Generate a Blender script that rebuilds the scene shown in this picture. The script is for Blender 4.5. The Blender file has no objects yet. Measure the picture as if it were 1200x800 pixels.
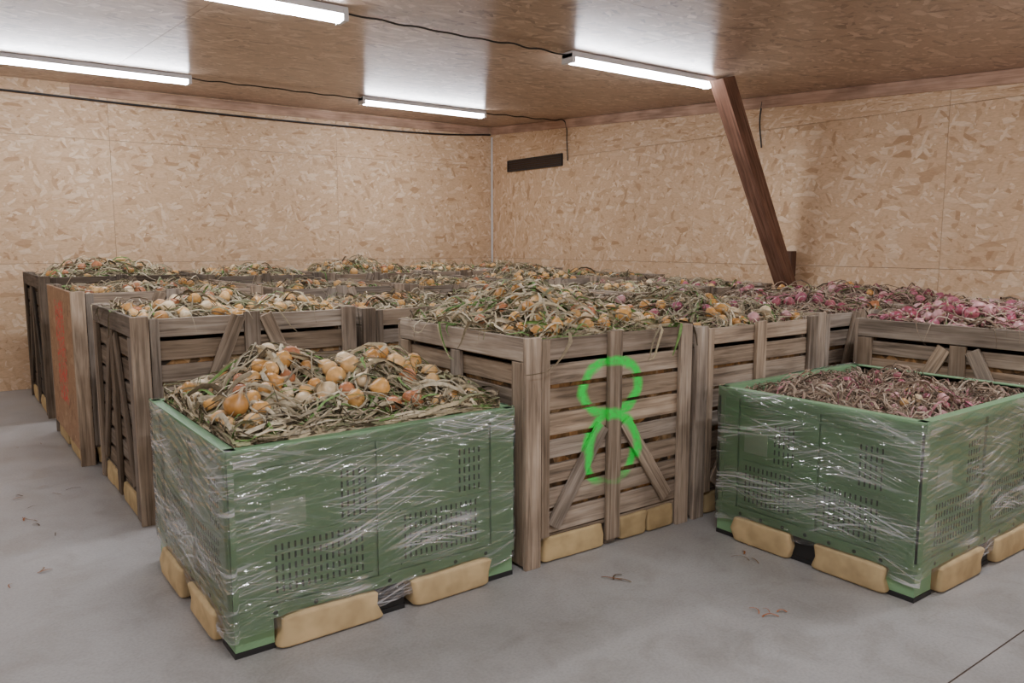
import bpy, math, random
import numpy as np
from mathutils import Vector, Matrix
random.seed(7)
RNG = np.random.default_rng(11)
SC = bpy.context.scene
COL = SC.collection

# ------------------------------------------------------------------ materials
def newmat(name):
    m = bpy.data.materials.new(name); m.use_nodes = True
    nt = m.node_tree; nt.nodes.clear()
    out = nt.nodes.new('ShaderNodeOutputMaterial')
    b = nt.nodes.new('ShaderNodeBsdfPrincipled')
    nt.links.new(b.outputs[0], out.inputs[0])
    return m, nt, b, out
def N(nt, t, **kw):
    n = nt.nodes.new('ShaderNode' + t)
    for k, v in kw.items(): setattr(n, k, v)
    return n
def setin(nt, sock, v):
    if hasattr(v, 'is_output') or isinstance(v, bpy.types.NodeSocket): nt.links.new(v, sock)
    elif isinstance(v, (tuple, list)) and len(v) == 3 and sock.type == 'RGBA': sock.default_value = (*v, 1)
    else: sock.default_value = v
def M(nt, op, a, b=0.0, clamp=False):
    n = N(nt, 'Math', operation=op, use_clamp=clamp); setin(nt, n.inputs[0], a); setin(nt, n.inputs[1], b); return n.outputs[0]
def MR(nt, v, a, b, c=0.0, d=1.0):
    n = N(nt, 'MapRange'); nt.links.new(v, n.inputs[0])
    for i, q in enumerate((a, b, c, d)): n.inputs[1 + i].default_value = q
    return n.outputs[0]
def MIX(nt, f, a, b, mode='MIX'):
    n = N(nt, 'Mix', data_type='RGBA', blend_type=mode); setin(nt, n.inputs[0], f); setin(nt, n.inputs[6], a); setin(nt, n.inputs[7], b); return n.outputs[2]
def MAPV(nt, vec, scale=(1, 1, 1), rot=0.0, typ='POINT', loc=(0, 0, 0)):
    n = N(nt, 'Mapping', vector_type=typ); nt.links.new(vec, n.inputs[0])
    n.inputs[1].default_value = loc; n.inputs[2].default_value = (0, 0, rot); n.inputs[3].default_value = scale; return n.outputs[0]
def NOISE(nt, vec, scale, detail=3.0, rough=0.5, dist=0.0):
    n = N(nt, 'TexNoise'); nt.links.new(vec, n.inputs['Vector']); n.inputs['Scale'].default_value = scale
    n.inputs['Detail'].default_value = detail; n.inputs['Roughness'].default_value = rough; n.inputs['Distortion'].default_value = dist; return n.outputs[0]
def RAMP(nt, f, stops):
    n = N(nt, 'ValToRGB'); nt.links.new(f, n.inputs[0]); cr = n.color_ramp
    while len(cr.elements) < len(stops): cr.elements.new(0.5)
    for e, (p, c) in zip(cr.elements, stops):
        e.position = p; e.color = (*c, 1) if len(c) == 3 else c
    return n.outputs[0]
def BUMP(nt, h, s, d=0.01):
    n = N(nt, 'Bump'); nt.links.new(h, n.inputs['Height']); n.inputs['Strength'].default_value = s; n.inputs['Distance'].default_value = d; return n.outputs[0]

def osb_color(nt, dark, mid, light, fl=1.0):
    uv = N(nt, 'TexCoord').outputs['UV']
    nz = N(nt, 'TexNoise'); nt.links.new(uv, nz.inputs['Vector']); nz.inputs['Scale'].default_value = 11.0; nz.inputs['Detail'].default_value = 2
    v = N(nt, 'VectorMath', operation='MULTIPLY_ADD'); nt.links.new(nz.outputs['Color'], v.inputs[0]); v.inputs[1].default_value = (.03, .03, 0); nt.links.new(uv, v.inputs[2])
    uvd = v.outputs[0]
    col = None
    for k, (ang, sx, sy, th) in enumerate([(.1, 8, 30, 0), (1.25, 9, 34, .62), (-.5, 7, 26, .6), (.65, 10, 36, .62), (-1.2, 9, 28, .66), (.05, 8, 24, .68)]):
        mp = MAPV(nt, uvd, (1 / (sx * fl), 1 / (sy * fl), 1), ang, 'TEXTURE', (k * .37, k * .71, 0))
        vo = N(nt, 'TexVoronoi', voronoi_dimensions='2D'); nt.links.new(mp, vo.inputs['Vector']); vo.inputs['Scale'].default_value = 1
        sp = N(nt, 'SeparateColor'); nt.links.new(vo.outputs['Color'], sp.inputs[0])
        c = RAMP(nt, sp.outputs[1], [(0.0, dark), (.16, mid), (.65, mid), (1.0, light)])
        c = MIX(nt, MR(nt, vo.outputs['Distance'], .45, .75, 0, .3), c, dark)
        if col is None: col = c
        else: col = MIX(nt, M(nt, 'GREATER_THAN', sp.outputs[0], th), col, c)
    fine = NOISE(nt, MAPV(nt, uv, (30, 90, 1), .3), 1.0, 3)
    col = MIX(nt, .25, col, RAMP(nt, fine, [(.3, (.3, .3, .3)), (.7, (1, 1, 1))]), 'MULTIPLY')
    return uv, col, fine

def mk_osb(name, dark, mid, light, rough=.6, fl=1.0, spec=.3, bump=.15, red=False):
    m, nt, b, out = newmat(name)
    uv, col, h = osb_color(nt, dark, mid, light, fl)
    big = NOISE(nt, uv, .9, 2)
    col = MIX(nt, .5, col, RAMP(nt, big, [(.3, (.84, .82, .8)), (.7, (1, 1, 1))]), 'MULTIPLY')
    if red:
        ob = N(nt, 'TexCoord').outputs['Object']; s = N(nt, 'SeparateXYZ'); nt.links.new(ob, s.inputs[0])
        y = M(nt, 'MULTIPLY', M(nt, 'SUBTRACT', s.outputs[1], .62), 1 / .22); z = M(nt, 'MULTIPLY', M(nt, 'SUBTRACT', s.outputs[2], .70), 1 / .36)
        r = M(nt, 'MAXIMUM', M(nt, 'ABSOLUTE', y), M(nt, 'ABSOLUTE', z))
        n1 = NOISE(nt, MAPV(nt, ob, (1, 6, 9)), 1.6, 1, .5, 1.5)
        mk = M(nt, 'MULTIPLY', M(nt, 'LESS_THAN', r, 1.0), M(nt, 'LESS_THAN', M(nt, 'ABSOLUTE', M(nt, 'SUBTRACT', n1, .5)), .05))
        col = MIX(nt, M(nt, 'MULTIPLY', mk, .85), col, (.6, .03, .03))
    nt.links.new(col, b.inputs['Base Color']); b.inputs['Roughness'].default_value = rough
    b.inputs['Specular IOR Level'].default_value = spec
    nt.links.new(BUMP(nt, h, bump, .004), b.inputs['Normal'])
    return m
OSB_W = mk_osb('osb_wall', (.50, .31, .165), (.705, .49, .30), (.86, .68, .48), fl=1.1)
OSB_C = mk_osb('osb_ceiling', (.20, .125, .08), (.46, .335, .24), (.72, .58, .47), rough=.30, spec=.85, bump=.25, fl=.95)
OSB_R = mk_osb('osb_crate', (.20, .11, .05), (.33, .19, .10), (.43, .28, .16), red=True)

def mk_wood(name, c1, c2, c3, rough=.75, paint8=False):
    m, nt, b, out = newmat(name)
    uv = N(nt, 'TexCoord').outputs['UV']
    g = NOISE(nt, MAPV(nt, uv, (2.2, 45, 1)), 1.0, 4, .6, .8)
    col = RAMP(nt, g, [(.28, c1), (.5, c2), (.75, c3)])
    st = NOISE(nt, MAPV(nt, uv, (3, 7, 1)), 1.0, 3)
    col = MIX(nt, .65, col, RAMP(nt, st, [(.35, (.45, .42, .40)), (.6, (1, 1, 1))]), 'MULTIPLY')
    at = N(nt, 'Attribute', attribute_name='col')
    col = MIX(nt, 1.0, col, at.outputs['Color'], 'MULTIPLY')
    if paint8:
        ob = N(nt, 'TexCoord').outputs['Object']
        dn = N(nt, 'TexNoise'); nt.links.new(ob, dn.inputs['Vector']); dn.inputs['Scale'].default_value = 7
        v = N(nt, 'VectorMath', operation='MULTIPLY_ADD'); nt.links.new(dn.outputs['Color'], v.inputs[0]); v.inputs[1].default_value = (.06, 0, .06); nt.links.new(ob, v.inputs[2])
        s = N(nt, 'SeparateXYZ'); nt.links.new(v.outputs[0], s.inputs[0])
        def ell(cx, cz, a, bb, w):
            x = M(nt, 'MULTIPLY', M(nt, 'SUBTRACT', s.outputs[0], cx + .03), 1 / a); z = M(nt, 'MULTIPLY', M(nt, 'SUBTRACT', s.outputs[2], cz + .03), 1 / bb)
            r = M(nt, 'SQRT', M(nt, 'ADD', M(nt, 'MULTIPLY', x, x), M(nt, 'MULTIPLY', z, z)))
            e = M(nt, 'MULTIPLY', M(nt, 'ABSOLUTE', M(nt, 'SUBTRACT', r, 1.0)), min(a, bb))
            return MR(nt, e, w * .6, w * 1.6, 1, 0)
        e1 = ell(.53, .775, .18, .13, .018)
        e2 = M(nt, 'MULTIPLY', ell(.53, .47, .16, .175, .020), MR(nt, s.outputs[2], .33, .40))
        sp = MR(nt, NOISE(nt, ob, 45, 3), .34, .5, .6, 1)
        mk = M(nt, 'MULTIPLY', M(nt, 'MULTIPLY', M(nt, 'MAXIMUM', e1, e2), M(nt, 'LESS_THAN', s.outputs[1], .06)), sp)
        col = MIX(nt, M(nt, 'MULTIPLY', mk, .97), col, (.005, .74, .08))
    nt.links.new(col, b.inputs['Base Color']); b.inputs['Roughness'].default_value = rough
    b.inputs['Specular IOR Level'].default_value = .2
    nt.links.new(BUMP(nt, g, .4, .004), b.inputs['Normal'])
    return m
WC = ((.145, .115, .085), (.36, .285, .21), (.53, .445, .35))
WOOD = mk_wood('weathered_wood', *WC)
WOOD8 = mk_wood('weathered_wood_painted', *WC, paint8=True)
BEAM = mk_wood('beam_wood', (.10, .05, .032), (.185, .095, .062), (.25, .145, .095), .55)
TRIM = mk_wood('trim_wood', (.36, .22, .15), (.52, .34, .24), (.62, .43, .32), .6)

def mk_attr(name, rough=.7, spec=.3, bumps=0, var=.35, sc=40):
    m, nt, b, out = newmat(name)
    ob = N(nt, 'TexCoord').outputs['Object']
    at = N(nt, 'Attribute', attribute_name='col')
    n = NOISE(nt, ob, sc, 2)
    col = MIX(nt, var, at.outputs['Color'], RAMP(nt, n, [(.3, (.35, .33, .3)), (.65, (1, 1, 1))]), 'MULTIPLY')
    nt.links.new(col, b.inputs['Base Color']); b.inputs['Roughness'].default_value = rough; b.inputs['Specular IOR Level'].default_value = spec
    if bumps: nt.links.new(BUMP(nt, n, bumps, .01), b.inputs['Normal'])
    return m
LEAF = mk_attr('dry_leaf', .75, .15, 0, .5, 60)
ONION = mk_attr('onion_skin', .34, .5, 0, .45, 38)
FOAM = mk_attr('yellow_foam', .9, .1, .4, .4, 12)

def mk_content():
    m, nt, b, out = newmat('packed_onions')
    ob = N(nt, 'TexCoord').outputs['Object']
    vo = N(nt, 'TexVoronoi'); nt.links.new(ob, vo.inputs['Vector']); vo.inputs['Scale'].default_value = 14
    sp = N(nt, 'SeparateColor'); nt.links.new(vo.outputs['Color'], sp.inputs[0])
    c = RAMP(nt, sp.outputs[0], [(0, (.07, .05, .03)), (.4, (.26, .15, .06)), (.75, (.50, .26, .09)), (1, (.5, .36, .2))])
    c = MIX(nt, .7, c, RAMP(nt, NOISE(nt, MAPV(nt, ob, (30, 30, 8)), 1, 3), [(.35, (.15, .13, .1)), (.65, (1, 1, 1))]), 'MULTIPLY')
    nt.links.new(c, b.inputs['Base Color']); b.inputs['Roughness'].default_value = .8
    return m
CONTENT = mk_content()
def mk_ground():
    m, nt, b, out = newmat('leaf_bed')
    ob = N(nt, 'TexCoord').outputs['Object']
    n = NOISE(nt, MAPV(nt, ob, (60, 18, 20), .5), 1, 4, .6, 1.5)
    c = RAMP(nt, n, [(.3, (.02, .015, .009)), (.5, (.09, .065, .035)), (.7, (.26, .20, .11))])
    nt.links.new(c, b.inputs['Base Color']); b.inputs['Roughness'].default_value = .9
    return m
BED = mk_ground()

def mk_plastic(name, c, rough=.42):
    m, nt, b, out = newmat(name)
    ob = N(nt, 'TexCoord').outputs['Object']
    n = NOISE(nt, ob, 5, 3, .6)
    col = MIX(nt, .3, c, RAMP(nt, n, [(.3, (.6, .62, .58)), (.7, (1, 1, 1))]), 'MULTIPLY')
    nt.links.new(col, b.inputs['Base Color']); b.inputs['Roughness'].default_value = rough
    return m
GREEN = mk_plastic('green_plastic', (.20, .36, .19))
GREENL = mk_plastic('green_plastic_label', (.34, .46, .32), .6)
SLOT = mk_plastic('slot_shade', (.04, .07, .04), .8)  # dark colour painted as the shade inside vent slots and round holes
BLACK = mk_plastic('black_plastic', (.015, .015, .016), .5)
WHITE = mk_plastic('white_plastic', (.7, .71, .73), .4)

def mk_film():
    m, nt, b, out = newmat('stretch_film')
    nt.nodes.remove(b)
    uv = N(nt, 'TexCoord').outputs['UV']
    w = N(nt, 'TexNoise'); nt.links.new(uv, w.inputs['Vector']); w.inputs['Scale'].default_value = 2.0; w.inputs['Detail'].default_value = 0
    v = N(nt, 'VectorMath', operation='MULTIPLY_ADD'); nt.links.new(w.outputs['Color'], v.inputs[0]); v.inputs[1].default_value = (.04, .10, 0); nt.links.new(uv, v.inputs[2])
    d = v.outputs[0]
    def ridge(ang, sx, sy, lo, hi, loc=0):
        n = NOISE(nt, MAPV(nt, d, (1 / sx, 1 / sy, 1), ang, 'TEXTURE', (loc, loc, 0)), 1.0, 1, .4)
        r = M(nt, 'SUBTRACT', 1.0, M(nt, 'MULTIPLY', M(nt, 'ABSOLUTE', M(nt, 'SUBTRACT', n, .5)), 12.0), True)
        return MR(nt, r, lo, hi), n
    r1, n1 = ridge(.10, .6, 30, .70, 1.0)
    r2, n2 = ridge(-.26, .6, 40, .78, 1.0, 3.3)
    r3, n3 = ridge(.30, .6, 36, .78, 1.0, 7.1)
    patch = NOISE(nt, MAPV(nt, uv, (1.5, 4, 1)), 1.7, 2)
    pm = MR(nt, patch, .44, .62)
    s = M(nt, 'MAXIMUM', M(nt, 'MAXIMUM', r1, r2), r3)
    s = M(nt, 'MULTIPLY', s, M(nt, 'ADD', M(nt, 'MULTIPLY', pm, .85), .1))
    tr = N(nt, 'BsdfTransparent'); tr.inputs[0].default_value = (.985, .99, .985, 1)
    gl = N(nt, 'BsdfGlossy'); gl.inputs['Roughness'].default_value = .10; gl.inputs[0].default_value = (1, 1, 1, 1)
    df = N(nt, 'BsdfDiffuse'); df.inputs[0].default_value = (.85, .88, .92, 1)  # white diffuse paints reflected glints and a pale haze into the film
    hs = M(nt, 'ADD', M(nt, 'ADD', n1, n2), n3)
    nt.links.new(BUMP(nt, hs, .8, .02), gl.inputs['Normal'])
    fr = N(nt, 'Fresnel'); fr.inputs[0].default_value = 1.45
    gfac = M(nt, 'ADD', M(nt, 'ADD', M(nt, 'MULTIPLY', s, .32), M(nt, 'MULTIPLY', pm, .08)), M(nt, 'MULTIPLY', fr.outputs[0], 1.0), True)
    m1 = N(nt, 'MixShader'); nt.links.new(gfac, m1.inputs[0]); nt.links.new(tr.outputs[0], m1.inputs[1]); nt.links.new(gl.outputs[0], m1.inputs[2])
    m2 = N(nt, 'MixShader'); nt.links.new(M(nt, 'ADD', M(nt, 'ADD', M(nt, 'MULTIPLY', s, .40), M(nt, 'MULTIPLY', pm, .02)), .02), m2.inputs[0]); nt.links.new(m1.outputs[0], m2.inputs[1]); nt.links.new(df.outputs[0], m2.inputs[2])
    nt.links.new(m2.outputs[0], out.inputs[0])
    return m
FILM = mk_film()

def mk_floor():
    m, nt, b, out = newmat('concrete_floor')
    ob = N(nt, 'TexCoord').outputs['Object']
    a = NOISE(nt, ob, .7, 4, .6); c = NOISE(nt, ob, 4, 6, .7, .6); f = NOISE(nt, ob, 90, 2)
    col = RAMP(nt, a, [(.3, (.29, .28, .262)), (.5, (.345, .335, .318)), (.7, (.40, .395, .382))])
    col = MIX(nt, .5, col, RAMP(nt, c, [(.34, (.60, .57, .52)), (.52, (.95, .95, .95)), (.7, (1.1, 1.1, 1.1))]), 'MULTIPLY')
    col = MIX(nt, .3, col, RAMP(nt, f, [(.3, (.55, .55, .55)), (.6, (1, 1, 1))]), 'MULTIPLY')
    nt.links.new(col, b.inputs['Base Color'])
    nt.links.new(RAMP(nt, c, [(.3, (.33, .33, .33)), (.7, (.6, .6, .6))]), b.inputs['Roughness'])
    b.inputs['Specular IOR Level'].default_value = .35
    nt.links.new(BUMP(nt, f, .05, .005), b.inputs['Normal'])
    return m
CONC = mk_floor()
def mk_emit(name, c, s):
    m, nt, b, out = newmat(name)
    nt.nodes.remove(b); e = N(nt, 'Emission'); e.inputs[0].default_value = (*c, 1); e.inputs[1].default_value = s
    nt.links.new(e.outputs[0], out.inputs[0]); return m
TUBE = mk_emit('fluorescent_tube_glow', (.93, .93, 1.0), 78)

# ------------------------------------------------------------------ mesh builder
class MB:
    def __init__(s, mats): s.v = []; s.f = []; s.uv = []; s.c = []; s.m = []; s.sm = []; s.mats = mats
    def obox(s, c, ax, ay, az, sx, sy, sz, mat=0, col=(1, 1, 1)):
        c = Vector(c); ax = Vector(ax).normalized(); ay = Vector(ay).normalized(); az = Vector(az).normalized()
        b = len(s.v)
        for i in (-.5, .5):
            for j in (-.5, .5):
                for k in (-.5, .5):
                    s.v.append(tuple(c + ax * (i * sx) + ay * (j * sy) + az * (k * sz)))
                    s.c.append(col)
        flip = ax.cross(ay).dot(az) < 0
        o1, o2 = random.random() * 20, random.random() * 20
        L = [(x * sx, y * sy, z * sz) for x in (-.5, .5) for y in (-.5, .5) for z in (-.5, .5)]
        for idx, (p, q) in (((0, 1, 3, 2), (1, 2)), ((4, 6, 7, 5), (1, 2)), ((0, 4, 5, 1), (0, 2)), ((2, 3, 7, 6), (0, 2)), ((0, 2, 6, 4), (0, 1)), ((1, 5, 7, 3), (0, 1))):
            if flip: idx = idx[::-1]
            s.f.append(tuple(b + i for i in idx))
            s.uv.append([(L[i][p] + o1, L[i][q] + o2) for i in idx])
            s.m.append(mat); s.sm.append(False)
    def box(s, lo, hi, mat=0, col=(1, 1, 1)):
        lo = Vector(lo); hi = Vector(hi); d = hi - lo; c = (lo + hi) / 2
        axs = [Vector((1, 0, 0)), Vector((0, 1, 0)), Vector((0, 0, 1))]
        o = sorted(range(3), key=lambda i: -d[i])
        s.obox(c, axs[o[0]], axs[o[1]], axs[o[2]], d[o[0]], d[o[1]], d[o[2]], mat, col)
    def blob(s, c, size, mat=0, col=(1, 1, 1), p=.17, nz=.09, nu=28, nv=14):
        b = len(s.v); c = Vector(c); ph = [random.random() * 6 for _ in range(6)]
        sg = lambda x: math.copysign(abs(x) ** p, x)
        for j in range(nv + 1):
            t = -math.pi / 2 + math.pi * j / nv
            for i in range(nu):
                a = 2 * math.pi * (i + .5) / nu
                x = sg(math.cos(t)) * sg(math.cos(a)); y = sg(math.cos(t)) * sg(math.sin(a)); z = sg(math.sin(t))
                k = 1 + nz * (math.sin(3.1 * x + ph[0] + 2 * z) * .5 + math.sin(4.3 * y + ph[1] + x * 2) * .4 + math.sin(5 * z + ph[2] + 3 * x) * .4)
                zz = c.z + z * size[2] / 2 * (k if z > 0 else 1)
                s.v.append((c.x + x * k * size[0] / 2, c.y + y * k * size[1] / 2, max(zz, .002))); s.c.append(col)
        for j in range(nv):
            for i in range(nu):
                q = (b + j * nu + i, b + j * nu + (i + 1) % nu, b + (j + 1) * nu + (i + 1) % nu, b + (j + 1) * nu + i)
                s.f.append(q); s.uv.append([(0, 0), (.1, 0), (.1, .1), (0, .1)]); s.m.append(mat); s.sm.append(True)
    def cyl(s, p0, p1, r, mat=0, col=(1, 1, 1), n=12):
        p0 = Vector(p0); p1 = Vector(p1); d = (p1 - p0).normalized(); a = d.orthogonal().normalized(); bb = d.cross(a)
        b = len(s.v)
        for p in (p0, p1):
            for i in range(n):
                t = 2 * math.pi * i / n; s.v.append(tuple(p + a * r * math.cos(t) + bb * r * math.sin(t))); s.c.append(col)
        for i in range(n):
            s.f.append((b + i, b + (i + 1) % n, b + n + (i + 1) % n, b + n + i)); s.uv.append([(0, 0), (.1, 0), (.1, .1), (0, .1)]); s.m.append(mat); s.sm.append(True)
        for q in (tuple(b + i for i in range(n))[::-1], tuple(b + n + i for i in range(n))):
            s.f.append(q); s.uv.append([(0, 0)] * n); s.m.append(mat); s.sm.append(False)
    def obj(s, name, loc=(0, 0, 0), bevel=0, parent=None):
        me = bpy.data.meshes.new(name); me.from_pydata(s.v, [], s.f)
        for m in s.mats: me.materials.append(m)
        me.polygons.foreach_set('material_index', s.m); me.polygons.foreach_set('use_smooth', s.sm)
        ul = me.uv_layers.new(name='UVMap'); ul.data.foreach_set('uv', [x for f in s.uv for p in f for x in p])
        ca = me.color_attributes.new('col', 'FLOAT_COLOR', 'POINT'); ca.data.foreach_set('color', [x for c in s.c for x in (*c, 1)])
        me.update()
        o = bpy.data.objects.new(name, me); COL.objects.link(o); o.location = loc
        if bevel:
            bm = o.modifiers.new('bevel', 'BEVEL'); bm.width = bevel; bm.segments = 2; bm.limit_method = 'ANGLE'; bm.angle_limit = math.radians(50)
        if parent: o.parent = parent
        return o

# ------------------------------------------------------------------ room shell
XW, YW, XB, YB = 6.37, 9.10, -4.0, -3.0
CZ = 2.56
ceilz = lambda y: CZ + .052 * y
def panels(mb, axis, const, u0, u1, useams, zseams, thick, sign):
    us = [u0] + [u for u in useams if u0 < u < u1] + [u1]
    for i in range(len(us) - 1):
        for j in range(len(zseams) - 1):
            a, b = us[i] + .0015, us[i + 1] - .0015; z0, z1 = zseams[j] + .0015, zseams[j + 1] - .0015
            lo, hi = sorted((const, const + sign * .018))
            if axis == 'x': mb.box((a, lo, z0), (b, hi, z1), 0)
            else: mb.box((lo, a, z0), (hi, b, z1), 0)
    lo, hi = sorted((const + sign * .0175, const + sign * thick))
    if axis == 'x': mb.box((u0, lo, 0), (u1, hi, 3.3), 1)
    else: mb.box((lo, u0, 0), (hi, u1, 3.3), 1)
    mb.v = [(x, y, min(z, ceilz(y) )) for x, y, z in mb.v]
DK = mk_plastic('seam_dark', (.06, .035, .02), .9)
ZS = [0, 1.25, 2.5, 3.3]
w = MB([OSB_W, DK]); panels(w, 'x', YW, XB, XW + .1, [-3.42, -.92, 1.58, 4.08], ZS, .1, 1); w.obj('wall_left')
w = MB([OSB_W, DK]); panels(w, 'y', XW, YB, YW, [-2.03, .47, 2.97, 5.47, 7.97], ZS, .1, 1); w.obj('wall_right')
w = MB([OSB_W, DK]); panels(w, 'x', YB, XB, XW + .1, [-2, 0.5, 3.0], ZS, .1, -1); w.obj('wall_front')
w = MB([OSB_W, DK]); panels(w, 'y', XB, YB, YW, [-1, 1.5, 4.0, 6.5], ZS, .1, -1); w.obj('wall_back')
f = MB([CONC, DK]); f.box((XB - .1, YB - .1, -.1), (XW + .1, YW + .1, 0)); f.box((XB, 1.098, -.01), (XW, 1.103, .0008), 1); f.obj('floor')
c = MB([OSB_C, DK]); th = math.atan(.052); ck = 1 / math.cos(th)
xs = [XB - .1, -3.6, -1.1, 1.4, 3.9, XW + .1]; y = YB - .1; ys = [y]
while y < YW + .1: y += 1.25; ys.append(min(y, YW + .1))
for i in range(len(xs) - 1):
    for j in range(len(ys) - 1):
        c.box((xs[i] + .0015, ys[j] * ck + .0015, 0), (xs[i + 1] - .0015, ys[j + 1] * ck - .0015, .018))
c.box((xs[0], ys[0] * ck, .0175), (xs[-1], ys[-1] * ck, .1), 1)
o = c.obj('ceiling', (0, 0, CZ)); o.rotation_euler = (th, 0, 0)

t = MB([TRIM]); t.obox((XW - .013, (YW - .03 - 1) / 2, (ceilz(-1) + ceilz(YW - .03)) / 2 - .052), (0, 1, .052), (0, -.052, 1), (1, 0, 0), YW - .03 + 1, .10, .025); t.obj('trim_right')
t = MB([TRIM]); t.box((1.25, YW - .026, 2.92), (XW - .04, YW - .001, 3.02)); t.obj('trim_left')
t = MB([WHITE]); t.box((XW - .012, YW - .045, 0.001), (XW - .001, YW - .015, 2.90)); t.obj('corner_strip')
v = MB([BLACK, DK]); v.box((XW - .03, 7.55, 2.40), (XW - .002, 8.68, 2.42)); v.box((XW - .03, 7.55, 2.535), (XW - .002, 8.68, 2.55)); v.box((XW - .03, 7.55, 2.42), (XW - .002, 7.57, 2.535)); v.box((XW - .03, 8.66, 2.42), (XW - .002, 8.68, 2.535)); v.box((XW - .02, 7.57, 2.42), (XW - .002, 8.66, 2.535), 1)
for k in range(4): v.box((XW - .028, 7.57, 2.435 + k * .026), (XW - .018, 8.66, 2.441 + k * .026))
v.obj('wall_vent')
b = MB([BEAM]); p1 = Vector((5.19, 4.20, 2.78)); p0 = Vector((6.35, 4.22, .86)); d = (p1 - p0).normalized()
side = Vector((0, 1, 0)); nn = d.cross(side).normalized()
b.obox((p0 + p1) / 2, d, side, nn, (p1 - p0).length, .14, .17, 0, (1, 1, 1))
b.v = [(min(x, XW - .002), yy, min(z, ceilz(yy) - .001)) for x, yy, z in b.v]
b.obj('timber_brace', bevel=.004)
b = MB([BEAM]); b.box((XW - .07, 4.24, 1.15), (XW - .001, 4.34, 1.38), 0, (.6, .6, .6)); b.obj('brace_cleat', bevel=.004)

# ------------------------------------------------------------------ lamps
def lamp(x0, x1, y):
    z = ceilz(y); mb = MB([WHITE, TUBE]); L = x1 - x0
    mb.box((0, -.055, -.045), (L, .055, -.006), 0)
    mb.box((0, -.058, -.082), (.03, .058, -.02), 0); mb.box((L - .03, -.058, -.082), (L, .058, -.02), 0)
    n = 8; b0 = len(mb.v)
    for xx in (.03, L - .03):
        for i in range(n + 1):
            a = math.pi * i / n; mb.v.append((xx, .05 * math.cos(a), -.045 - .04 * math.sin(a))); mb.c.append((1, 1, 1))
    for i in range(n):
        mb.f.append((b0 + i, b0 + i + 1, b0 + n + 2 + i, b0 + n + 1 + i)); mb.uv.append([(0, 0)] * 4); mb.m.append(1); mb.sm.append(True)
    mb.obj('fluorescent_lamp', (x0, y, z))
for yy in (7.63, 4.35, 1.07, -2.0):
    for x0 in (.48, 3.70, -2.8): lamp(x0, x0 + 1.54, yy)

def cable(name, pts, r=.008, mat=BLACK):
    cu = bpy.data.curves.new(name, 'CURVE'); cu.dimensions = '3D'; cu.bevel_depth = r; cu.bevel_resolution = 2
    sp = cu.splines.new('BEZIER'); sp.bezier_points.add(len(pts) - 1)
    for p, q in zip(sp.bezier_points, pts): p.co = q; p.handle_left_type = p.handle_right_type = 'AUTO'
    cu.materials.append(mat); o = bpy.data.objects.new(name, cu); COL.objects.link(o)
def wavy(x0, y0, x1, y1, n=12, off=.02, amp=.008):
    P = []
    for i in range(n + 1):
        tt = i / n; xx = x0 + (x1 - x0) * tt; yy = y0 + (y1 - y0) * tt
        P.append((xx, yy + random.uniform(-.012, .012), ceilz(yy) - off - (amp if i % 2 else 0) - random.random() * .006))
    return P
cable('power_cable', [(XB + .1, YW - .04, 2.9), (-1, YW - .04, 2.9), (.5, YW - .04, 2.90), (2.2, YW - .04, 2.87), (4, YW - .04, 2.86), (5.6, YW - .04, 2.88), (6.33, YW - .04, 2.93)], .011)
cable('power_cable', wavy(2.02, 7.63, 3.70, 7.63), .006)
cable('power_cable', wavy(5.24, 7.63, 6.33, 7.5, 8) + [(XW - .02, 7.47, 2.85), (XW - .02, 7.46, 2.7), (XW - .02, 7.44, 2.45)], .007)
cable('power_cable', wavy(2.02, 4.35, 3.70, 4.35, 14), .006)
cable('power_cable', [(XW - .02, 4.66, 2.76), (XW - .02, 4.68, 2.6), (XW - .02, 4.65, 2.34)], .007)

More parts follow.
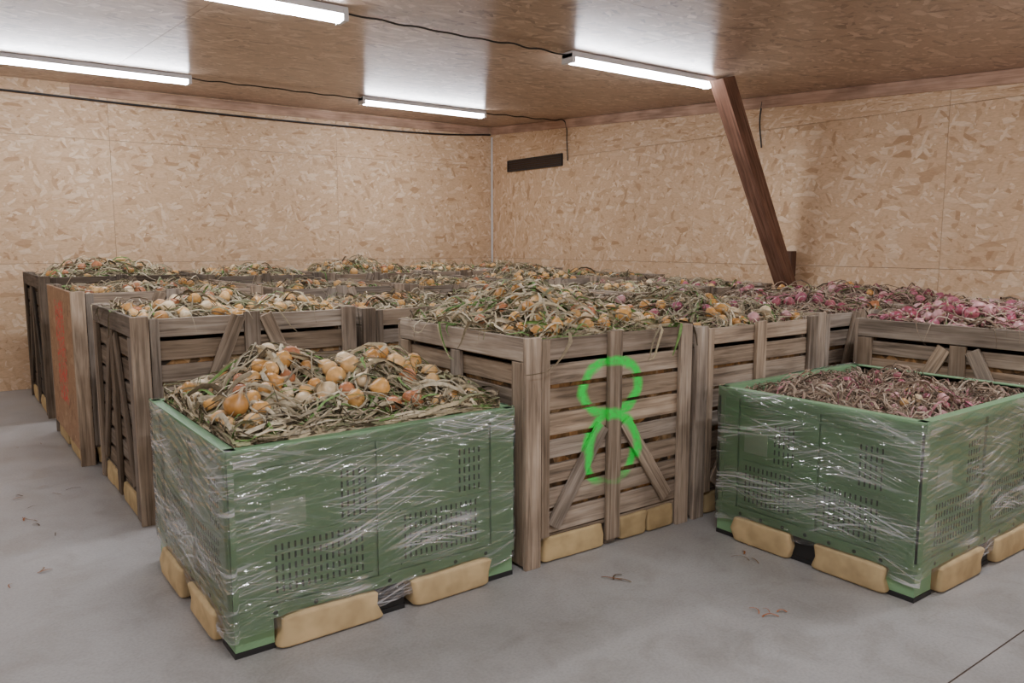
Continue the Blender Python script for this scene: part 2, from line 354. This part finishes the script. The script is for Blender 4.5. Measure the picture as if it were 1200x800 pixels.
# ------------------------------------------------------------------ heaps
LEAFP = np.array([(.52, .44, .28), (.68, .60, .43), (.42, .36, .24), (.28, .23, .15), (.33, .34, .19), (.11, .085, .05), (.19, .33, .10)])
BROWNP = np.array([(.42, .31, .22), (.55, .45, .34), (.34, .25, .18), (.23, .17, .12), (.46, .37, .27), (.12, .09, .06), (.2, .3, .1)])
ONIP = np.array([(.70, .38, .11), (.78, .49, .20), (.60, .30, .08), (.48, .19, .08), (.84, .66, .40), (.72, .42, .15)])
REDP = np.array([(.32, .065, .10), (.46, .13, .19), (.62, .33, .33), (.40, .11, .14)])
def heap(name, loc, W, D, H, amp, nleaf, nonion, humps=(), red=0.0, seed=0, edge=-.04, onion_r=(.030, .043), leaflen=(.12, .36), green=.05, hang=.04, spots=None, pinkleaf=0.0, lw=(.003, .009), spotf=.8, lift=1.0, drop=.68, brown=False):
    rng = np.random.default_rng(seed + 100)
    ph = rng.uniform(0, 6.28, (6,)); fr = rng.uniform(5, 13, (6, 2))
    def hf(x, y):
        ex = np.clip(1 - np.abs(2 * x / W - 1) ** 3, 0, 1); ey = np.clip(1 - np.abs(2 * y / D - 1) ** 3, 0, 1)
        e = (ex * ey) ** .6
        z = H + edge + amp * e
        for k in range(6): z = z + e * .015 * np.sin(fr[k, 0] * x + ph[k]) * np.sin(fr[k, 1] * y + ph[k] * 2)
        for hx, hy, hr, ha in humps: z = z + e * ha * np.exp(-((x - hx) ** 2 + (y - hy) ** 2) / hr ** 2)
        return z
    V = []; F = []; C = []; MI = []; base = 0
    n = 36; gx, gy = np.meshgrid(np.linspace(0, W, n), np.linspace(0, D, n), indexing='ij')
    gz = hf(gx, gy) + rng.uniform(-.015, .003, gx.shape)
    V.append(np.stack([gx, gy, gz], -1).reshape(-1, 3)); C.append(np.tile([.2, .15, .09], (n * n, 1)))
    ii, jj = np.meshgrid(np.arange(n - 1), np.arange(n - 1), indexing='ij'); a = (ii * n + jj).ravel()
    fb = np.stack([a, a + n, a + n + 1, a + 1], -1); F.append(fb); MI.append(np.zeros(len(fb), int)); base = n * n
    OP = []
    if nonion:
        prof = np.array([(.0, -.86), (.45, -.80), (.85, -.48), (1, -.05), (.92, .32), (.62, .68), (.28, .95), (.13, 1.25), (.10, 1.6), (0, 1.62)])
        ns = 12; npf = len(prof); th_ = np.linspace(0, 2 * np.pi, ns, endpoint=False)
        tpl = np.stack([prof[:, None, 0] * np.cos(th_), prof[:, None, 0] * np.sin(th_), np.repeat(prof[:, None, 1], ns, 1)], -1).reshape(-1, 3)
        i2, j2 = np.meshgrid(np.arange(npf - 1), np.arange(ns), indexing='ij')
        ft = np.stack([i2 * ns + j2, i2 * ns + (j2 + 1) % ns, (i2 + 1) * ns + (j2 + 1) % ns, (i2 + 1) * ns + j2], -1).reshape(-1, 4)
        tries = 0
        while len(OP) < nonion and tries < nonion * 6:
            tries += 1
            if spots is not None and rng.random() < spotf:
                s_ = spots[rng.integers(len(spots))]; x = s_[0] + rng.normal() * s_[2]; y = s_[1] + rng.normal() * s_[2]
            else: x = rng.uniform(.03, W - .03); y = rng.uniform(.03, D - .03)
            r = rng.uniform(*onion_r); x = min(max(x, r), W - r); y = min(max(y, r), D - r)
            z = float(hf(np.array(x), np.array(y))) + r * rng.uniform(.2, .85) + .008
            if any((x - o_[0]) ** 2 + (y - o_[1]) ** 2 + (z - o_[2]) ** 2 < ((r + o_[3]) * .9) ** 2 for o_ in OP): continue
            OP.append((x, y, z, r))
            ax = rng.normal(size=3); ax[2] = abs(ax[2]) * .6; q = Vector(ax).to_track_quat('Z', 'Y').to_matrix()
            R = np.array(q) * r
            sc_ = np.array([1, 1, rng.uniform(.78, 1.0)])
            V.append((tpl * sc_) @ R.T + np.array([x, y, z]))
            pal = REDP if rng.random() < red else ONIP
            cc = pal[rng.integers(len(pal))] * rng.uniform(.8, 1.12)
            cv = np.tile(cc, (len(tpl), 1)); cv[(npf - 3) * ns:] = np.array([.5, .4, .25]); C.append(cv)
            F.append(ft + base); MI.append(np.full(len(ft), 2)); base += len(tpl)
    m = nleaf; K = 7; tt = np.linspace(0, 1, K)
    px = rng.uniform(0, W, m); py = rng.uniform(0, D, m); phi = rng.uniform(0, 2 * np.pi, m); curv = rng.normal(0, 1.5, m)
    L = rng.uniform(*leaflen, m); ang = phi[:, None] + curv[:, None] * tt
    dx = np.cos(ang) * (L / (K - 1))[:, None]; dy = np.sin(ang) * (L / (K - 1))[:, None]
    X = px[:, None] + np.cumsum(dx, 1); Y = py[:, None] + np.cumsum(dy, 1)
    if OP:
        oa = np.array(OP); hit = np.zeros(m, bool)
        for q in (1, 3, 5):
            d2 = (X[:, q, None] - oa[None, :, 0]) ** 2 + (Y[:, q, None] - oa[None, :, 1]) ** 2
            hit |= (d2 < (oa[None, :, 3] * .95) ** 2).any(1)
        keep = ~(hit & (rng.random(m) < drop)); X, Y = X[keep], Y[keep]; m = len(X)
    hangm = rng.random(m) < hang
    Xc = np.clip(X, .004, W - .004); Yc = np.clip(Y, .004, D - .004)
    Z = hf(Xc, Yc) + lift * (rng.uniform(0, .024, m)[:, None] + rng.uniform(-.01, 1, m)[:, None] ** 3 * .08 * np.sin(np.pi * tt)) + rng.normal(0, .003, (m, K))
    over = np.maximum(np.abs(X - Xc), np.abs(Y - Yc))
    wall = .075
    Xh = np.clip(X, -wall, W + wall); Yh = np.clip(Y, -wall, D + wall)
    Zh = np.where(over > 0, np.maximum(Z, H + .012), Z) - np.clip(over - wall, 0, .16) * 1.0
    hm = hangm[:, None]
    X = np.where(hm, Xh, Xc); Y = np.where(hm, Yh, Yc); Z = np.where(hm, Zh, Z)
    P = np.stack([X, Y, Z], -1)
    T = np.gradient(P, axis=1); T /= (np.linalg.norm(T, axis=2, keepdims=True) + 1e-6)
    up = np.array([0, 0, 1.0]); S = np.cross(T, up); S /= (np.linalg.norm(S, axis=2, keepdims=True) + 1e-6); U = np.cross(S, T)
    psi = rng.uniform(-.9, .9, m)[:, None] + rng.normal(0, 1.2, m)[:, None] * tt
    A = S * np.cos(psi)[..., None] + U * np.sin(psi)[..., None]; Bn = np.cross(A, T)
    wd = (lw[0] + (lw[1] - lw[0]) * rng.random(m) ** 2)[:, None] * (1.1 - tt ** 2 * .85)
    v0 = P + A * wd[..., None]; v1 = P + Bn * (wd * .55)[..., None]; v2 = P - A * wd[..., None]
    VV = np.stack([v0, v1, v2], 2).reshape(-1, 3); V.append(VV)
    pr = np.array([.24, .17, .20, .15, .13, .11, green]); pr /= pr.sum()
    ci = rng.choice(7, m, p=pr); cc = (BROWNP if brown else LEAFP)[ci] * rng.uniform(.6, 1.15, (m, 1))
    if pinkleaf > 0:
        pk = rng.random(m) < pinkleaf; cc[pk] = np.array([(.50, .22, .24), (.38, .13, .17), (.58, .36, .33)])[rng.integers(0, 3, pk.sum())] * rng.uniform(.6, 1.1, (pk.sum(), 1))
    C.append(np.repeat(cc, K * 3, 0))
    il = np.arange(m)[:, None, None] * K * 3 + np.arange(K - 1)[None, :, None] * 3 + np.arange(2)[None, None, :]
    il = il.ravel() + base; fl = np.stack([il, il + 1, il + 4, il + 3], -1); F.append(fl); MI.append(np.full(len(fl), 1))
    V = np.concatenate(V); F = np.concatenate(F); C = np.concatenate(C); MI = np.concatenate(MI)
    me = bpy.data.meshes.new(name); me.vertices.add(len(V)); me.vertices.foreach_set('co', V.ravel().astype('f4'))
    me.loops.add(F.size); me.loops.foreach_set('vertex_index', F.ravel().astype('i4'))
    me.polygons.add(len(F)); me.polygons.foreach_set('loop_start', np.arange(0, F.size, 4, dtype='i4'))
    me.update(calc_edges=True)
    for mt in (BED, LEAF, ONION): me.materials.append(mt)
    me.polygons.foreach_set('material_index', MI.astype('i4')); me.polygons.foreach_set('use_smooth', np.ones(len(F), bool))
    ca = me.color_attributes.new('col', 'FLOAT_COLOR', 'POINT'); ca.data.foreach_set('color', np.concatenate([C, np.ones((len(C), 1))], 1).ravel().astype('f4'))
    me.update(); me.validate()
    o = bpy.data.objects.new(name, me); COL.objects.link(o); o.location = loc
    return o

# ------------------------------------------------------------------ wooden crates
def crate(X, Y, W, D, H, tone=1.0, brace='full', osb=False, paint=False, nsl=8, darkside=1.0, seed=0):
    random.seed(seed * 13 + 5)
    mb = MB([WOOD8 if paint else WOOD, CONTENT, FOAM, OSB_R])
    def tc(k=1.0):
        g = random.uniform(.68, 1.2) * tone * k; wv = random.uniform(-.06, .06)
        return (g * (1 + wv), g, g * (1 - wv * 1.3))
    Zv = Vector((0, 0, 1))
    faces = [(Vector((0, 0, 0)), Vector((1, 0, 0)), Vector((0, -1, 0)), W, 'f'), (Vector((W, D, 0)), Vector((-1, 0, 0)), Vector((0, 1, 0)), W, 'b'),
             (Vector((0, D, 0)), Vector((0, -1, 0)), Vector((-1, 0, 0)), D, 'l'), (Vector((W, 0, 0)), Vector((0, 1, 0)), Vector((1, 0, 0)), D, 'r')]
    t = .022
    for o, u, n, L, tag in faces:
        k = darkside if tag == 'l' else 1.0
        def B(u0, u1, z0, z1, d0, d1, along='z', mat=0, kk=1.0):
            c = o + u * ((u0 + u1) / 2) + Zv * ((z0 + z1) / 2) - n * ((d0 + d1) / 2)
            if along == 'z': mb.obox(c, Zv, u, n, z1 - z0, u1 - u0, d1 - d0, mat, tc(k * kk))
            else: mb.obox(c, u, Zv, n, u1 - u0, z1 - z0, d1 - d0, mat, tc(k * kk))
        sd = tag in 'lr'
        e0 = t + .001 if sd else 0
        if osb and tag == 'l':
            mb.obox(o + u * (L / 2) + Zv * ((.1 + H) / 2) - n * .012, u, Zv, n, L - 2 * e0, H - .1, .02, 3)
        else:
            zz0 = .13; hs = (H - zz0) / nsl
            for i in range(nsl):
                g = random.uniform(.010, .030)
                B(e0 + t * .2, L - e0 - t * .2, zz0 + i * hs + g / 2, zz0 + (i + 1) * hs - g / 2 - (0.002), t + .001, 2 * t - .002, 'u')
            ptop = H - .105 if sd else H + .004
            pw = .085
            B(e0, e0 + pw, 0.0 if not sd else .015, ptop, 0, t, 'z'); B(L - e0 - pw, L - e0, 0.0 if not sd else .015, ptop, 0, t, 'z')
            if sd: B(e0, L - e0, H - .10, H + .004, 0, t, 'u', kk=1.15)
            cw = .085
            B(L / 2 - cw / 2, L / 2 + cw / 2, .03, ptop, 0, t, 'z')
            if not sd: B(e0 + pw + .004, e0 + pw + .05, .13, H - .01, .001, t - .002, 'z', kk=.85)
            zt = (.60 if brace == 'low' else ptop - .02); zb = .17
            for s_ in (-1, 1):
                pa = o + u * (L / 2 + s_ * (cw / 2 + .03)) + Zv * zt - n * (t * .5); pb = o + u * (L / 2 + s_ * (L / 2 - pw - .075)) + Zv * zb - n * (t * .5)
                dd = (pb - pa); mb.obox((pa + pb) / 2, dd, n.cross(dd), n, dd.length, .075, t * .85, 0, tc(k))
        B(e0 + t * .3, L - e0 - t * .3, .11, .13, t * 1.2, .12, 'u', kk=.6)
        for (a, b_) in ((.10, L / 2 - .05), (L / 2 + .05, L - .10)):
            w1 = (b_ - a)
            parts = 2 if random.random() < .5 else 1
            for q in range(parts):
                cu = a + w1 * (q + .5) / parts; cc = o + u * cu - n * .06 + Zv * .062
                sz = abs(u.x) * (w1 / parts - .01) + abs(n.x) * .10, abs(u.y) * (w1 / parts - .01) + abs(n.y) * .10, .115
                g = random.uniform(.85, 1.1); mb.blob(cc, sz, 2, (.50 * g, .38 * g, .20 * g))
    for xx in (.06, W / 2, W - .06):
        for yy in (.06, D / 2, D - .06): mb.box((xx - .035, yy - .035, 0.003), (xx + .035, yy + .035, .11), 0, tc(.6))
    for xx in (.07, W - .07):
        for yy in (.07, D - .07): mb.box((xx - .022, yy - .022, .13), (xx + .022, yy + .022, H + .002), 0, tc())
    mb.box((.05, .05, .11), (W - .05, D - .05, H - .16), 1)
    return mb.obj('wooden_crate', (X, Y, 0), bevel=.003)

def wc(X, Y, W, D, H, amp=.06, nl=900, no=60, seed=1, **k):
    hk = {a: k.pop(a) for a in list(k) if a in ('humps', 'red', 'edge', 'green', 'hang', 'spots', 'pinkleaf', 'leaflen', 'onion_r', 'lw', 'lift', 'spotf', 'drop', 'brown')}
    hk.setdefault('edge', -.11)
    hn = k.pop('hname', 'onion_heap')
    crate(X, Y, W, D, H, seed=seed, **k)
    heap(hn, (X + .045, Y + .045, 0), W - .09, D - .09, H, amp, nl, no, seed=seed, **hk)

C1 = [(.5, .5, .35, .06)]
wc(2.03, 2.64, 1.07, 1.15, 1.04, .06, 3000, 90, 1, brace='low', paint=True, humps=[(.45, .62, .3, .10)], green=.13, nsl=8, lw=(.003, .011), edge=-.03, leaflen=(.14, .40),
   spots=[(.2, .15, .06), (.45, .10, .05), (.62, .45, .07), (.35, .35, .06), (.8, .2, .07)])
wc(3.14, 2.64, 1.08, 1.15, 1.02, .10, 2100, 50, 2, brace='low', red=.3, green=.07, pinkleaf=.04, edge=-.07, humps=[(.4, .6, .3, .04)])
wc(4.28, 2.68, 1.04, 1.12, 1.03, .10, 1900, 45, 3, red=.8, pinkleaf=.08, edge=-.07, brown=True)
wc(5.36, 2.70, .92, 1.10, 1.03, .10, 1500, 45, 4, red=.8, pinkleaf=.10, edge=-.07, brown=True)
wc(4.46, 1.36, 1.2, 1.19, 1.00, .10, 2900, 100, 5, red=1, pinkleaf=.18, brace='full', hname='red_onion_heap', lift=.9, edge=-.05, brown=True, spots=[(.3, .3, .12), (.15, .8, .1), (.7, .5, .15)])
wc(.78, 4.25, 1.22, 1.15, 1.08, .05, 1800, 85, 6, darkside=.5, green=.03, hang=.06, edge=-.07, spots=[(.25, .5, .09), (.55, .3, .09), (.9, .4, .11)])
wc(2.06, 4.28, 1.10, 1.15, 1.06, .05, 1500, 50, 7, edge=-.09)
wc(3.20, 4.38, 1.08, 1.15, 1.06, .09, 1500, 45, 8, green=.10, humps=C1)
wc(4.32, 4.38, .98, 1.15, 1.07, .08, 1400, 40, 9, red=.5)
wc(5.36, 4.42, .92, 1.12, 1.08, .07, 1200, 35, 10, red=.4)
wc(.70, 5.67, 1.24, 1.24, 1.14, .04, 1400, 60, 11, osb=True, edge=-.09)
wc(2.02, 5.70, 1.10, 1.15, 1.12, .04, 1300, 60, 12)
wc(3.18, 5.72, 1.10, 1.15, 1.11, .06, 1300, 50, 13, tone=.8)
wc(4.32, 5.75, .98, 1.15, 1.12, .09, 1200, 40, 14, humps=C1)
wc(5.36, 5.75, .92, 1.15, 1.12, .07, 1000, 35, 15)
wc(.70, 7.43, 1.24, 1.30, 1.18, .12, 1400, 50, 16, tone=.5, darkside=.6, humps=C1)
wc(2.02, 7.43, 1.12, 1.25, 1.16, .10, 1200, 50, 17, tone=.7)
wc(3.20, 7.43, 1.10, 1.25, 1.15, .12, 1200, 50, 18, humps=C1)
wc(4.34, 7.43, .98, 1.25, 1.15, .10, 1000, 40, 19)
wc(5.36, 7.43, .92, 1.25, 1.15, .09, 1000, 40, 20)

# ------------------------------------------------------------------ plastic pallet boxes
def pallet_box(X, Y, W, D, H, seed, foams):
    random.seed(seed)
    root = bpy.data.objects.new('plastic_pallet_box', None); COL.objects.link(root); root.location = (X, Y, 0)
    mb = MB([GREEN, SLOT, GREENL, BLACK, FOAM])
    Zv = Vector((0, 0, 1)); zb = .115
    faces = [(Vector((0, 0, 0)), Vector((1, 0, 0)), Vector((0, -1, 0)), W, 'f'), (Vector((W, D, 0)), Vector((-1, 0, 0)), Vector((0, 1, 0)), W, 'b'),
             (Vector((0, D, 0)), Vector((0, -1, 0)), Vector((-1, 0, 0)), D, 'l'), (Vector((W, 0, 0)), Vector((0, 1, 0)), Vector((1, 0, 0)), D, 'r')]
    for o, u, n, L, tag in faces:
        e = 0 if tag in 'fb' else .0385
        def B(u0, u1, z0, z1, d0, d1, mat=0):
            c = o + u * ((u0 + u1) / 2) + Zv * ((z0 + z1) / 2) - n * ((d0 + d1) / 2); mb.obox(c, u, Zv, n, u1 - u0, z1 - z0, abs(d1 - d0), mat)
        B(e, L - e, zb, H - .004, .014, .038)
        B(e * 0, L, H - .045, H, -.004 if e == 0 else -.0038, .0385 if e == 0 else .038)
        B((.001 if e else 0), L - (.001 if e else 0), zb, zb + .05, 0.0 if e == 0 else .001, .014)
        for (a, b_) in ((0.002, .12), (L - .12, L - .002)): B(a, b_, zb + .0505, H - .0455, .001 if e == 0 else .002, .0135)
        B(L / 2 - .045, L / 2 + .045, zb + .0505, H - .0455, .002, .0135)
        B(.13, L - .13, H - .09, H - .08, .004, .0135)
        for k in (0, 1):
            a = .13 + k * (L / 2 - .085); b_ = a + (L / 2 - .185)
            wd = b_ - a
            B(a + .012, b_ - .012, zb + .065, zb + .073, .008, .0135); B(a + .012, b_ - .012, zb + .285, zb + .292, .008, .0135)
            nc = int((wd - .05) / .024)
            for i in range(nc):
                for r in range(5):
                    B(a + .03 + i * .024, a + .038 + i * .024, zb + .085 + r * .039, zb + .110 + r * .039, .0125, .0142, 1)
            for i in range(5):
                for r in range(5):
                    x0 = b_ - .03 - i * .024
                    B(x0 - .008, x0, zb + .31 + r * .039, zb + .335 + r * .039, .0125, .0142, 1)
            if tag in 'fl' and k == 0: B(a + .02, a + .15, zb + .33, zb + .43, .012, .0142, 2)
        nh = 7
        for i in range(nh):
            cu = .15 + (L - .3) * i / (nh - 1); c = o + u * cu + Zv * (zb + .02); mb.cyl(c - n * .002, c + n * .0008, .009, 1)
        for cu in (.075, L / 2, L - .075):
            if tag in 'fb' or cu == L / 2:
                fw = .14 if cu != L / 2 else .13
                c = o + u * cu - n * .078 + Zv * .068
                mb.obox(c, u, Zv, n, fw, .094, .14, 0 if cu != L / 2 else 3)
                mb.obox(c - Zv * .058, u, Zv, n, fw + .005, .02, .145, 3)
        for (a, b_) in foams.get(tag, ((.17, L / 2 - .08), (L / 2 + .08, L - .17))):
            cc = o + u * ((a + b_) / 2) - n * .045 + Zv * .062; w1 = b_ - a
            sz = (abs(u.x) * w1 + abs(n.x) * .15, abs(u.y) * w1 + abs(n.y) * .15, .118)
            g = random.uniform(.9, 1.1); mb.blob(cc, sz, 4, (.55 * g, .42 * g, .23 * g), nz=.08, nu=28)
    mb.box((.04, .04, zb), (W - .04, D - .04, zb + .02), 0)
    mb.obj('box_body', bevel=.003, parent=root)
    fm = MB([FILM]); nz = 22; per = []
    r = .03; off = .010
    def addseg(p, q, n_):
        for i in range(n_): per.append((Vector(p).lerp(Vector(q), i / n_)))
    a0, a1, b0, b1 = -off, W + off, -off, D + off
    def arc(cx, cy, t0):
        for i in range(6):
            t_ = t0 + math.pi / 2 * i / 6; per.append(Vector((cx + r * math.cos(t_), cy + r * math.sin(t_))))
    addseg((a0 + r, b0), (a1 - r, b0), 26); arc(a1 - r, b0 + r, -math.pi / 2); addseg((a1, b0 + r), (a1, b1 - r), 22); arc(a1 - r, b1 - r, 0)
    addseg((a1 - r, b1), (a0 + r, b1), 26); arc(a0 + r, b1 - r, math.pi / 2); addseg((a0, b1 - r), (a0, b0 + r), 22); arc(a0 + r, b0 + r, math.pi)
    np_ = len(per); s_ = [0]
    for i in range(np_): s_.append(s_[-1] + (per[(i + 1) % np_] - per[i]).length)
    cx, cy = W / 2, D / 2
    for j in range(nz + 1):
        for i, p in enumerate(per):
            tz = j / nz; lo = .075 + .025 * math.sin(s_[i] * 3.1 + seed) + .012 * math.sin(s_[i] * 11)
            hi = H + .003 + .004 * math.sin(s_[i] * 5 + seed)
            k = .0022 * math.sin(s_[i] * 14 + j * .9)
            dd = Vector((p.x - cx, p.y - cy)).normalized()
            fm.v.append((p.x + dd.x * (k + .002), p.y + dd.y * (k + .002), lo + (hi - lo) * tz)); fm.c.append((1, 1, 1))
    for j in range(nz):
        for i in range(np_):
            q = (j * np_ + i, j * np_ + (i + 1) % np_, (j + 1) * np_ + (i + 1) % np_, (j + 1) * np_ + i)
            fm.f.append(q); z0 = j / nz * H; z1 = (j + 1) / nz * H
            fm.uv.append([(s_[i], z0), (s_[i + 1], z0), (s_[i + 1], z1), (s_[i], z1)]); fm.m.append(0); fm.sm.append(True)
    fm.obj('stretch_film', parent=root)

pallet_box(.756, 2.65, 1.215, 1.11, .75, 3, {'f': ((.16, .56), (.70, 1.07)), 'l': ((.15, .5), (.62, .95))})
heap('onion_heap', (.80, 2.69, 0), 1.127, 1.02, .75, .07, 5400, 135, humps=[(.28, .60, .27, .11), (.80, .52, .26, .12)], seed=31, green=.10, hang=0, leaflen=(.14, .42),
     edge=-.01, onion_r=(.032, .048), lw=(.003, .013), spots=[(.22, .34, .06), (.32, .44, .06), (.58, .40, .06), (.80, .44, .06), (.08, .2, .04), (.45, .3, .05)], spotf=.9, drop=.88)
pallet_box(3.105, 1.455, 1.22, 1.01, .75, 8, {'f': ((.16, .54), (.68, 1.05)), 'l': ((.12, .44), (.56, .90))})
heap('shallot_heap', (3.15, 1.50, 0), 1.13, .92, .70, .03, 5400, 90, humps=[(.5, .5, .35, .045)], seed=32, red=.9, green=.0, hang=0, pinkleaf=.07, onion_r=(.018, .028), lw=(.002, .006), leaflen=(.07, .24), edge=-.03, lift=.8, brown=True,
     spots=[(.3, .15, .12), (.6, .2, .15), (.85, .5, .12)])

lit = MB([LEAF]); random.seed(4)
spots = [(.35, 4.6, 6), (.45, 5.1, 5), (.2, 3.9, 3), (2.55, 1.75, 4), (.55, 6.4, 4), (2.3, 2.35, 3), (2.9, 2.2, 3)]
for sx, sy, n in spots:
    for _ in range(n):
        x = sx + random.gauss(0, .10); y = sy + random.gauss(0, .14) if sx < 2 else sy + random.gauss(0, .04); x = x if sx < 2 else sx + (x - sx) * .5; a = random.random() * 6.28; cu = random.uniform(-2, 2); L = random.uniform(.03, .11); wv = random.uniform(.0015, .004)
        c = random.choice([(.12, .08, .05), (.25, .17, .1), (.30, .12, .05)]) if abs(sx - 2.55) > .01 else (.42, .15, .06); b0 = len(lit.v)
        for i in range(6):
            t_ = i / 5; aa = a + cu * t_
            for s in (-1, 1): lit.v.append((x - s * wv * math.sin(aa), y + s * wv * math.cos(aa), .004 + .006 * math.sin(t_ * 3.14))); lit.c.append(c)
            x += math.cos(aa) * L / 5; y += math.sin(aa) * L / 5
        for i in range(5):
            lit.f.append((b0 + 2 * i, b0 + 2 * i + 2, b0 + 2 * i + 3, b0 + 2 * i + 1)); lit.uv.append([(0, 0)] * 4); lit.m.append(0); lit.sm.append(True)
lit.obj('leaf_litter')

wd = bpy.data.worlds.new('World'); SC.world = wd; wd.use_nodes = True
wd.node_tree.nodes['Background'].inputs[0].default_value = (.5, .55, .65, 1); wd.node_tree.nodes['Background'].inputs[1].default_value = .3
cd = bpy.data.cameras.new('Camera'); cam = bpy.data.objects.new('Camera', cd); COL.objects.link(cam); SC.camera = cam
cd.sensor_width = 36; cd.lens = 36 * 918 / 1200; cam.location = (0, 0, 1.45)
cam.rotation_euler = (math.radians(90 - 7.14), 0, math.radians(-36.5)); cd.clip_start = .05
